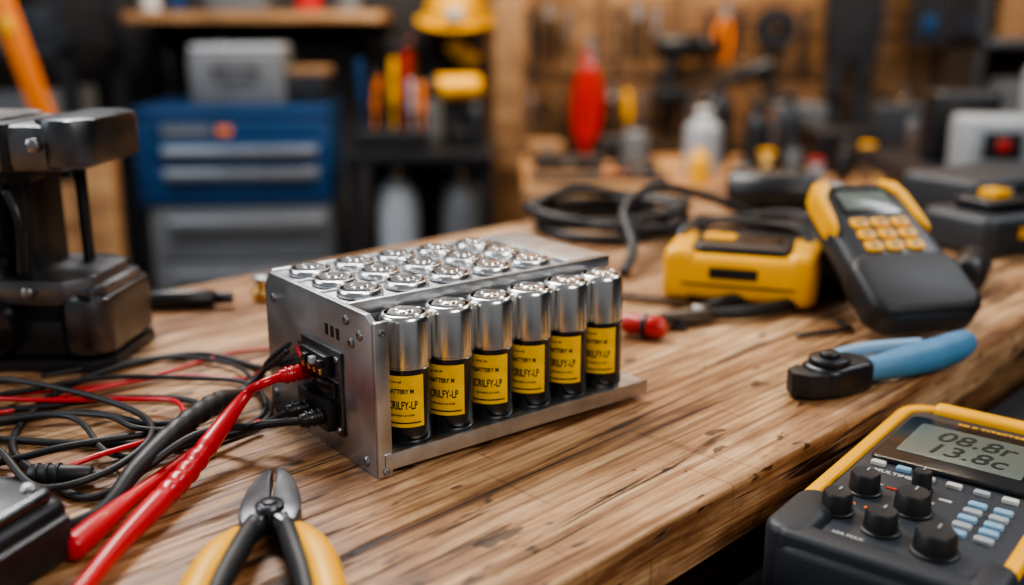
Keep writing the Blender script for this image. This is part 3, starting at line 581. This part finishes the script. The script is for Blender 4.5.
for s in (-0.3, 0.4): prism(f'bracket_{s}', [(0, 0), (0.28, 0), (0, -0.16)], -0.012, 0.012, 'darksteel', sh, (s, 0.20, 0), (R(90), 0, R(-90)))
def bottle(name, loc, r, h, m, cap='black'):
    e = empty(name, loc); lathe('body', [(0, 0), (r*0.9, 0), (r, r*0.1), (r, h*0.66), (r*0.9, h*0.75), (r*0.4, h*0.86), (r*0.38, h*0.9)], m, e, seg=24); cyl('cap', r*0.45, h*0.88, h, cap, e, seg=20); return e
ZW = 0.260
bottle('spray_bottle', (-1.28, 3.70, ZW), 0.035, 0.17, 'white'); bottle('spray_bottle', (-1.18, 3.70, ZW), 0.035, 0.2, 'blue', 'white'); bottle('oil_can', (-0.72, 3.70, ZW), 0.045, 0.16, 'redp'); bottle('oil_can', (-0.58, 3.70, ZW), 0.045, 0.2, 'grey')
st = empty('storage_bin', (-0.95, 3.70, ZW)); prism('bin', [(-0.10, 0), (0.10, 0), (0.12, 0.12), (-0.12, 0.12)], -0.1, 0.1, 'grey', st, (0, 0, 0), (R(90), 0, 0), bev=0.004)
ol = empty('spirit_level', (-1.235, 2.62, 0.10), (0, R(-14), 0)); box('rail', (0.050, 0.03, 0.50), (0, 0, 0.10), 'orange', ol, bev=0.006); box('vial', (0.03, 0.034, 0.05), (0, 0, 0.12), 'yellow', ol, bev=0.004)
box('end_cap', (0.06, 0.035, 0.03), (0, 0, -0.15), 'black', ol, bev=0.004)
ls = empty('storage_rack', (-1.80, 3.3, FL))
for a in (-0.40, 0.46):
    for b in (-0.2, 0.2): box3(f'post_{a}_{b}', a-0.02, a+0.02, b-0.02, b+0.02, 0, 2.2, 'darksteel', ls)
for i, z in enumerate((0.25, 0.75, 1.02, 1.30)): box3(f'shelf_{i}', -0.42, 0.48, -0.22, 0.22, z, z+0.03, 'darksteel', ls, bev=0.003)
for i, (a, z, w, h, m_) in enumerate(((-0.2, 1.05, 0.25, 0.16, 'charcoal'), (0.12, 1.05, 0.20, 0.17, 'grey'), (0.36, 1.05, 0.12, 0.12, 'charcoal'), (-0.1, 0.78, 0.3, 0.18, 'brown'), (0.28, 0.78, 0.24, 0.14, 'grey'), (0.1, 1.33, 0.3, 0.2, 'grey'), (-0.18, 1.33, 0.2, 0.14, 'blue'))):
    slab(f'bin_{i}', w, 0.3, z, z+h, m_, ls, (a, 0, 0), r=0.01, bev=0.006)
wc = empty('wall_mounted_hooks', (-1.08, 3.90, 0))
for q, (dx, L_, m_) in enumerate(((-0.22, 0.30, 'steel'), (-0.12, 0.26, 'darksteel'), (-0.02, 0.32, 'lgrey'), (0.62, 0.22, 'steel'), (0.70, 0.26, 'orange'))):
    tube(f'hung_tool_{q}', [(dx, 0, 0.16), (dx+0.005, -0.01, 0.16-L_*0.5), (dx, 0, 0.16-L_)], 0.012, m_, wc, radii=[0.016, 0.009, 0.014])

# ------------------------------------------------------------------ black bench with gas cylinders
bb = empty('steel_bench', (-0.255, 3.25, 0))
box3('top', -0.245, 0.20, -0.27, 0.27, -0.185, -0.150, 'black', bb, bev=0.004)
box3('lower_shelf', -0.235, 0.19, -0.25, 0.25, -0.56, -0.53, 'black', bb, bev=0.003)
for i, (a, b) in enumerate(((-0.235, -0.25), (0.16, -0.25), (-0.235, 0.22), (0.16, 0.22))): box3(f'leg_{i}', a, a+0.03, b, b+0.03, FL, -0.18, 'black', bb)
box3('back_panel', -0.235, 0.19, 0.24, 0.25, -0.9, -0.19, 'darksteel', bb)
for i, a in enumerate((-0.10, 0.10)):
    g = empty('gas_cylinder', (-0.255+a, 3.10, -0.53))
    lathe('tank', [(0, 0), (0.055, 0), (0.064, 0.01), (0.064, 0.21), (0.055, 0.255), (0.03, 0.28), (0.018, 0.285)], 'grey' if i else 'lgrey', g, seg=32)
    cyl('valve', 0.014, 0.28, 0.32, 'brass', g); cyl('guard', 0.026, 0.308, 0.322, 'steel', g, seg=24)
ca = empty('tool_caddy', (-0.36, 3.08, -0.150)); slab('tray', 0.21, 0.10, 0, 0.06, 'black', ca, r=0.01, bev=0.004)
for i, (a, h, m_) in enumerate(((-0.085, 0.22, 'blue'), (-0.058, 0.17, 'orange'), (-0.030, 0.18, 'darksteel'), (0.0, 0.22, 'yellow'), (0.032, 0.24, 'redp'), (0.060, 0.16, 'lgrey'), (0.085, 0.15, 'orange'))):
    tl = R(random.uniform(-9, 9))
    lathe(f'handle_{i}', [(0.004, 0), (0.004, h*0.35), (0.010, h*0.38), (0.013, h*0.5), (0.010, h*0.72), (0.013, h*0.9), (0.010, h), (0, h)], m_, ca, (a, 0, 0.05), (0, tl, 0), seg=14)
def drill(name, loc, rot, s=1.0, m1='yellow', m2='black'):
    e = empty(name, loc, rot)
    cyl('motor', 0.038*s, -0.09*s, 0.05*s, m1, e, (0, 0, 0), (0, R(90), 0)); cyl('gearbox', 0.032*s, 0.05*s, 0.08*s, m2, e, (0, 0, 0), (0, R(90), 0))
    cyl('chuck', 0.022*s, 0.08*s, 0.13*s, m2, e, (0, 0, 0), (0, R(90), 0), r2=0.014*s)
    tube('handle', [(-0.03*s, 0, -0.02*s), (-0.045*s, 0, -0.08*s), (-0.05*s, 0, -0.13*s)], 0.022*s, m2, e); slab('battery', 0.11*s, 0.07*s, -0.175*s, -0.13*s, m2, e, (-0.04*s, 0, 0), r=0.01*s, bev=0.006*s)
    return e
drill('cordless_drill', (-0.19, 3.22, 0.026), (0, 0, R(200)))
drill('cordless_drill', (-0.17, 3.84, 0.10), (0, R(40), R(-15)), 0.9)
drill('cordless_drill', (-0.32, 3.84, 0.13), (0, R(70), R(10)), 0.8, 'black', 'darksteel')
bottle('spray_can', (-0.11, 3.10, -0.150), 0.03, 0.16, 'black'); bottle('spray_can', (-0.26, 3.36, -0.150), 0.03, 0.20, 'grey')
hh = empty('hard_hat', (-0.20, 3.78, 0.235), (R(14), 0, 0))
lathe('shell', [(0.125, 0), (0.118, 0.02), (0.105, 0.07), (0.080, 0.11), (0.045, 0.135), (0, 0.142)], 'yellow', hh, seg=32); lathe('brim', [(0.112, 0.004), (0.150, -0.004), (0.150, 0.002), (0.115, 0.014)], 'yellow', hh, seg=32)
box('ridge', (0.03, 0.2, 0.02), (0, 0, 0.128), 'yellow', hh, bev=0.008); box('lamp', (0.06, 0.04, 0.04), (0.0, -0.13, 0.05), 'white', hh, bev=0.008)
hk = empty('wall_hook', (-0.20, 3.93, 0.22)); tube('hook', [(0, 0, 0.03), (0, -0.06, 0.0), (0, -0.15, 0.0), (0, -0.18, 0.03)], 0.006, 'darksteel', hk)

# ------------------------------------------------------------------ pegboard and wall tools
pg = empty('pegboard', (0.62, 3.955, 0.30))
box3('board', -0.56, 0.56, -0.012, 0.0, -0.52, 0.75, 'pegwood', pg, bev=0.002)
for a in (-0.575, -0.28, 0.0, 0.575): box3(f'batten_{a}', a-0.022, a+0.022, -0.024, 0.008, -0.55, 0.78, 'backbench' if a < -0.5 else 'wallwood', pg, bev=0.003)
for z in (-0.54, -0.26, 0.30): box3(f'rail_{z}', -0.58, 0.58, -0.026, 0.008, z-0.014, z+0.014, 'wallwood', pg, bev=0.003)
po = empty('timber_post', (-0.01, 3.60, FL)); box3('post', -0.05, 0.05, -0.05, 0.05, 0, 2.4, 'pegwood', po, bev=0.004)
def wrench(name, loc, L, tilt, m='steel', parent=None):
    e = empty(name, loc, (R(90), R(tilt), 0)); w = L*0.05
    if parent: e.parent = parent
    head = [(-w*1.9, L*0.02), (-w*2.1, L*0.12), (-w*0.9, L*0.16), (-w*0.7, L*0.07), (w*0.7, L*0.07), (w*0.9, L*0.16), (w*2.1, L*0.12), (w*1.9, L*0.02), (w*0.9, -L*0.04), (w*0.7, -L*0.7), (w*1.5, -L*0.78), (w*1.2, -L*0.86), (-w*1.2, -L*0.86), (-w*1.5, -L*0.78), (-w*0.7, -L*0.7), (-w*0.9, -L*0.04)]
    prism('forging', head, -0.005, 0.005, m, e); return e
def pliers(name, loc, L, tilt, m, parent=None):
    e = empty(name, loc, (R(90), R(tilt), 0))
    if parent: e.parent = parent
    for s in (-1, 1):
        prism(f'jaw_{s}', [(s*0.001, 0), (s*L*0.07, 0), (s*L*0.06, L*0.12), (s*L*0.02, L*0.30), (s*0.001, L*0.30)], -0.008, 0.008, 'steel', e)
        tube(f'handle_{s}', [(s*L*0.03, 0, 0), (s*L*0.10, -L*0.2, 0), (s*L*0.11, -L*0.45, 0), (s*L*0.07, -L*0.68, 0)], L*0.045, m, e)
    cyl('pivot', L*0.05, -0.012, 0.012, 'steel', e); return e
YT = 3.90
bcz = pliers('bolt_cutter', (0.29, YT-0.02, 0.06), 0.40, 2, 'redp')
tube('grip_wrap', [(-0.010, 0.06, 0), (0, -0.10, 0), (0, -0.32, 0)], 0.026, 'redp', bcz, radii=[0.016, 0.026, 0.022], flat=0.7)
hts = empty('hanging_tool_set', (0, YT, 0))
k = 0
for (z, xs, L) in ((0.24, [0.08, 0.14, 0.21, 0.40, 0.47, 0.54, 0.74, 0.80, 0.86, 1.10], 0.24), (-0.06, [0.07, 0.13, 0.19, 0.38, 0.44, 0.50, 0.56, 0.62, 0.68, 0.74, 0.80, 0.93, 1.00, 1.07, 1.42, 1.50], 0.19)):
    for X in xs:
        m_ = random.choice(['steel', 'darksteel', 'orange', 'redp', 'black', 'yellow', 'black', 'steel', 'black']); t = random.uniform(-5, 5); L2 = L*random.uniform(0.8, 1.25)
        if k % 3 == 0: wrench(f'wrench_{k}', (X, 0, z), L2, t, random.choice(['steel', 'darksteel']), hts)
        elif k % 3 == 1: pliers(f'pliers_{k}', (X, 0, z), L2, t, m_, hts)
        else:
            lathe(f'driver_{k}', [(0, 0), (0.012, 0), (0.016, 0.02), (0.012, 0.07), (0.016, 0.10), (0.004, 0.11), (0.004, L2), (0, L2)], m_, hts, (X, 0, z+0.03), (R(180), R(t), 0), seg=14)
        k += 1
drill('impact_driver', (0.64, 3.84, 0.14), (0, 0, R(10)), 1.2, 'black', 'darksteel'); drill('angle_grinder', (0.88, 3.76, 0.05), (0, R(20), R(170)), 0.9, 'black', 'black')
cl = empty('cable_reel', (0.98, 3.86, 0.20), (R(90), 0, 0)); lathe('spool', [(0.02, -0.03), (0.075, -0.03), (0.075, -0.02), (0.04, -0.018), (0.04, 0.018), (0.075, 0.02), (0.075, 0.03), (0.02, 0.03)], 'darksteel', cl, seg=28)
ov = empty('hanging_overalls', (1.25, 3.80, 0.50))
prism('torso', [(-0.09, 0), (-0.05, 0.02), (0.05, 0.02), (0.09, 0), (0.10, -0.28), (0.085, -0.42), (-0.085, -0.42), (-0.10, -0.28)], -0.04, 0.04, 'cloth', ov, (0, 0, 0), (R(90), 0, 0), bev=0.012)
tube('leg_left', [(-0.05, 0, -0.38), (-0.055, 0.0, -0.55), (-0.05, 0, -0.73)], 0.042, 'cloth', ov, flat=0.8); tube('leg_right', [(0.045, 0, -0.38), (0.045, 0.0, -0.55), (0.053, 0, -0.72)], 0.042, 'cloth', ov, flat=0.8)
jk = empty('hanging_jacket', (1.56, 3.82, 0.44)); prism('body', [(-0.08, 0), (0.08, 0), (0.10, -0.30), (-0.10, -0.30)], -0.035, 0.035, 'cloth', jk, (0, 0, 0), (R(90), 0, 0), bev=0.01); tube('sleeve', [(0.08, 0, -0.02), (0.12, 0, -0.14), (0.13, 0, -0.27)], 0.028, 'cloth', jk)
box('patch', (0.05, 0.01, 0.06), (-0.04, -0.04, -0.22), 'blue', jk, bev=0.003)

# ------------------------------------------------------------------ wooden rear bench and its clutter
rb = empty('rear_workbench', (0.75, 2.85, 0))
box3('top', -0.72, 0.55, -0.33, 0.33, -0.235, -0.180, 'backbench', rb, bev=0.005)
box3('apron', -0.68, 0.52, -0.30, -0.27, -0.32, -0.235, 'backbench', rb, bev=0.003)
for i, (a, b) in enumerate(((-0.70, -0.31), (0.46, -0.31), (-0.70, 0.23), (0.46, 0.23))): box3(f'leg_{i}', a, a+0.08, b, b+0.08, FL, -0.235, 'backbench', rb, bev=0.004)
box3('lower_cabinet', -0.60, 0.44, -0.24, 0.30, FL, -0.33, 'black', rb, bev=0.004)
ZB = -0.180
bottle('white_jug', (0.52, 2.75, ZB), 0.050, 0.18, 'lgrey', 'white'); bottle('yellow_bottle', (0.485, 2.60, ZB), 0.026, 0.09, 'yellow', 'yellow')
bottle('black_flask', (0.66, 2.72, ZB), 0.035, 0.20, 'black'); bottle('black_flask', (0.76, 2.78, ZB), 0.032, 0.22, 'charcoal'); bottle('grease_tub', (0.36, 2.95, ZB), 0.04, 0.12, 'grey'); bottle('black_flask', (0.60, 2.95, ZB), 0.04, 0.24, 'black')
for i, (X, Y, w, d, h, m_) in enumerate(((0.16, 2.85, 0.20, 0.1, 0.04, 'black'), (0.34, 2.76, 0.12, 0.08, 0.03, 'darksteel'), (0.90, 2.80, 0.16, 0.16, 0.12, 'black'), (1.13, 2.90, 0.2, 0.18, 0.18, 'charcoal'), (0.10, 3.03, 0.1, 0.08, 0.06, 'brown'), (0.86, 3.05, 0.14, 0.1, 0.17, 'grey'), (0.34, 3.07, 0.16, 0.1, 0.07, 'darksteel'))):
    e = empty('parts_case', (X, Y, ZB), (0, 0, R(random.uniform(-12, 12)))); slab('shell', w, d, 0, h, m_, e, r=0.01, bev=0.006); box('latch', (0.03, 0.006, h*0.4), (0, -d/2, h*0.6), 'steel', e, bev=0.001)
tube('rubber_hose', [(0.05, 2.60, ZB+0.012), (0.14, 2.57, ZB+0.012), (0.24, 2.60, ZB+0.012), (0.32, 2.62, ZB+0.012), (0.40, 2.58, ZB+0.012)], 0.012, 'rubber')
pliers('pliers', (0.24, 2.67, ZB+0.013), 0.14, 0, 'orange').rotation_euler = (0, 0, R(70))
sj = empty('screw_jars', (0.0, 0.0, ZB))
for i in range(9):
    X = 0.60+0.065*i; Y = 2.60+0.02*(i % 2); hgt = 0.05+0.02*((i*7) % 3)
    cyl(f'jar_{i}', 0.020, 0, hgt, ['steel', 'brass', 'grey', 'lgrey', 'darksteel'][i % 5], sj, (X, Y, 0), seg=20); cyl(f'jar_lid_{i}', 0.021, hgt, hgt+0.010, ['black', 'yellow', 'black', 'redp'][i % 4], sj, (X, Y, 0), seg=20)

# ------------------------------------------------------------------ right hand machine bench
mb = empty('machine_bench', (1.50, 2.0, 0), (0, 0, R(-6)))
box3('top', -0.70, 0.9, -0.35, 0.35, -0.11, -0.07, 'darksteel', mb, bev=0.004)
box3('cabinet', -0.65, 0.85, -0.30, 0.33, FL, -0.11, 'black', mb, bev=0.004)
ZM = -0.07
la_ = empty('bench_lathe', (1.05, 1.92, ZM), (0, 0, R(-8)))
box('bed', (0.46, 0.10, 0.03), (0.05, 0, 0.045), 'lgrey', la_, bev=0.006); slab('headstock', 0.13, 0.13, 0.0, 0.12, 'lgrey', la_, (-0.13, 0, 0), r=0.02, bev=0.012); cyl('chuck', 0.035, -0.05, -0.01, 'steel', la_, (0.0, 0, 0.09), (0, R(90), 0)); slab('tailstock', 0.07, 0.08, 0.05, 0.12, 'lgrey', la_, (0.22, 0, 0), r=0.01, bev=0.01); slab('foot_a', 0.12, 0.12, 0, 0.032, 'charcoal', la_, (0.22, 0, 0), r=0.01, bev=0.004)
cyl('handwheel', 0.035, 0.0, 0.012, 'steel', la_, (0.27, 0, 0.09), (0, R(90), 0)); cyl('quill', 0.012, 0.0, 0.12, 'steel', la_, (0.08, 0, 0.09), (0, R(90), 0))
box('control_plate', (0.07, 0.004, 0.05), (-0.13, -0.066, 0.07), 'black', la_, bev=0.001); cyl('speed_dial', 0.012, 0, 0.012, 'redp', la_, (-0.13, -0.068, 0.07), (R(90), 0, 0))
mn = empty('oscilloscope', (0.92, 1.74, ZM), (0, 0, R(-6))); slab('case', 0.14, 0.10, 0, 0.05, 'charcoal', mn, r=0.015, bev=0.008); box('panel', (0.12, 0.004, 0.035), (0, -0.051, 0.026), 'black', mn, bev=0.001); cyl('dial', 0.011, 0, 0.010, 'lgrey', mn, (0.035, -0.053, 0.026), (R(90), 0, 0))
for i, (X, Y, w, d, h, m_) in enumerate(((1.52, 1.78, 0.20, 0.18, 0.12, 'lgrey'), (1.22, 2.20, 0.20, 0.12, 0.20, 'lgrey'), (0.98, 2.22, 0.14, 0.12, 0.15, 'black'), (1.64, 2.14, 0.28, 0.2, 0.28, 'grey'))):
    e = empty('machine_unit', (X, Y, ZM), (0, 0, R(-8))); slab('housing', w, d, 0, h, m_, e, r=0.02, bev=0.012); box('control_panel', (w*0.6, 0.006, h*0.4), (0, -d/2, h*0.6), 'black', e, bev=0.002); cyl('knob', 0.014, 0, 0.015, 'steel', e, (w*0.2, -d/2, h*0.25), (R(90), 0, 0))
bottle('white_bottle', (1.42, 2.14, ZM), 0.03, 0.19, 'white', 'blue')
for i, (X, Y) in enumerate(((1.08, 1.74), (1.16, 1.71), (1.28, 1.70))):
    e = empty('metal_tin', (X, Y, ZM)); cyl('tin', 0.022, 0, 0.035, 'steel', e); cyl('lid', 0.023, 0.034, 0.04, 'darksteel' if i else 'yellow', e)
ws = empty('wall_shelving', (2.10, 3.75, 0))
for i, z in enumerate((-0.12, 0.14, 0.42)): box3(f'board_{i}', -0.50, 0.6, -0.2, 0.2, z, z+0.03, 'steel', ws, bev=0.003)
for a in (-0.5, 0.58): box3(f'upright_{a}', a, a+0.03, -0.2, 0.2, -0.9, 0.8, 'steel', ws)
k = 0
for z in (-0.09, 0.17, 0.45):
    a = -0.42
    while a < 0.5:
        w = random.uniform(0.06, 0.15); h = random.uniform(0.08, 0.19)
        slab(f'bin_{k}', w, 0.24, z, z+h, random.choice(['grey', 'lgrey', 'charcoal', 'blue', 'black', 'darksteel', 'grey', 'brown', 'lgrey']), ws, (a+w/2, -0.04, 0), r=0.01, bev=0.006); a += w+0.02; k += 1

# ------------------------------------------------------------------ lights
def area(name, loc, target, size, power, col, sy=None):
    l = bpy.data.lights.new(name, 'AREA'); l.energy = power; l.color = col; l.size = size
    if sy: l.shape = 'RECTANGLE'; l.size_y = sy
    o = bpy.data.objects.new(name, l); COL.objects.link(o); o.location = loc
    o.rotation_euler = (Vector(target)-Vector(loc)).to_track_quat('-Z', 'Y').to_euler(); return o
area('ceiling_light_key', (-0.45, 1.45, 1.30), (0.0, 0.5, 0.0), 0.6, 24, (1.0, 0.94, 0.86), 0.5)
area('fill_light_front', (0.8, -0.5, 1.1), (0.05, 0.55, 0.0), 0.7, 14, (1.0, 0.93, 0.84), 0.4)  # added fill from the front, brightens the cell labels; not a room fixture
area('window_light_left', (-2.0, 0.3, 1.0), (-0.1, 0.6, 0.0), 1.2, 22, (0.88, 0.94, 1.0), 1.0)
area('fill_light_rear', (0.6, 2.9, 1.75), (0.5, 3.9, 0.0), 1.4, 72, (1.0, 0.80, 0.57), 0.4)  # added warm fill aimed at the back wall, no fitting modelled
area('fill_light_rear_left', (-0.9, 2.0, 1.75), (-0.7, 3.2, -0.1), 1.0, 44, (0.96, 0.96, 1.0), 0.6)  # added fill to lift the cabinet and left background
area('fill_light_rear_right', (1.6, 1.5, 1.75), (1.3, 2.3, -0.1), 0.8, 24, (0.94, 0.96, 1.0), 0.5)  # extra fill added to brighten the machine bench clutter
w = bpy.data.worlds.new('workshop_ambient'); scene.world = w; w.use_nodes = True
w.node_tree.nodes['Background'].inputs[0].default_value = (0.80, 0.83, 0.88, 1); w.node_tree.nodes['Background'].inputs[1].default_value = 0.23

# ------------------------------------------------------------------ camera
cam = bpy.data.cameras.new('camera'); co = bpy.data.objects.new('camera', cam); COL.objects.link(co)
co.location = (0, 0, 0.22); co.rotation_euler = (R(75), 0, 0)
cam.sensor_width = 36; cam.lens = 35.3; cam.clip_start = 0.02
cam.dof.use_dof = True; cam.dof.focus_distance = 0.51; cam.dof.aperture_fstop = 3.2; cam.dof.aperture_blades = 9
scene.camera = co
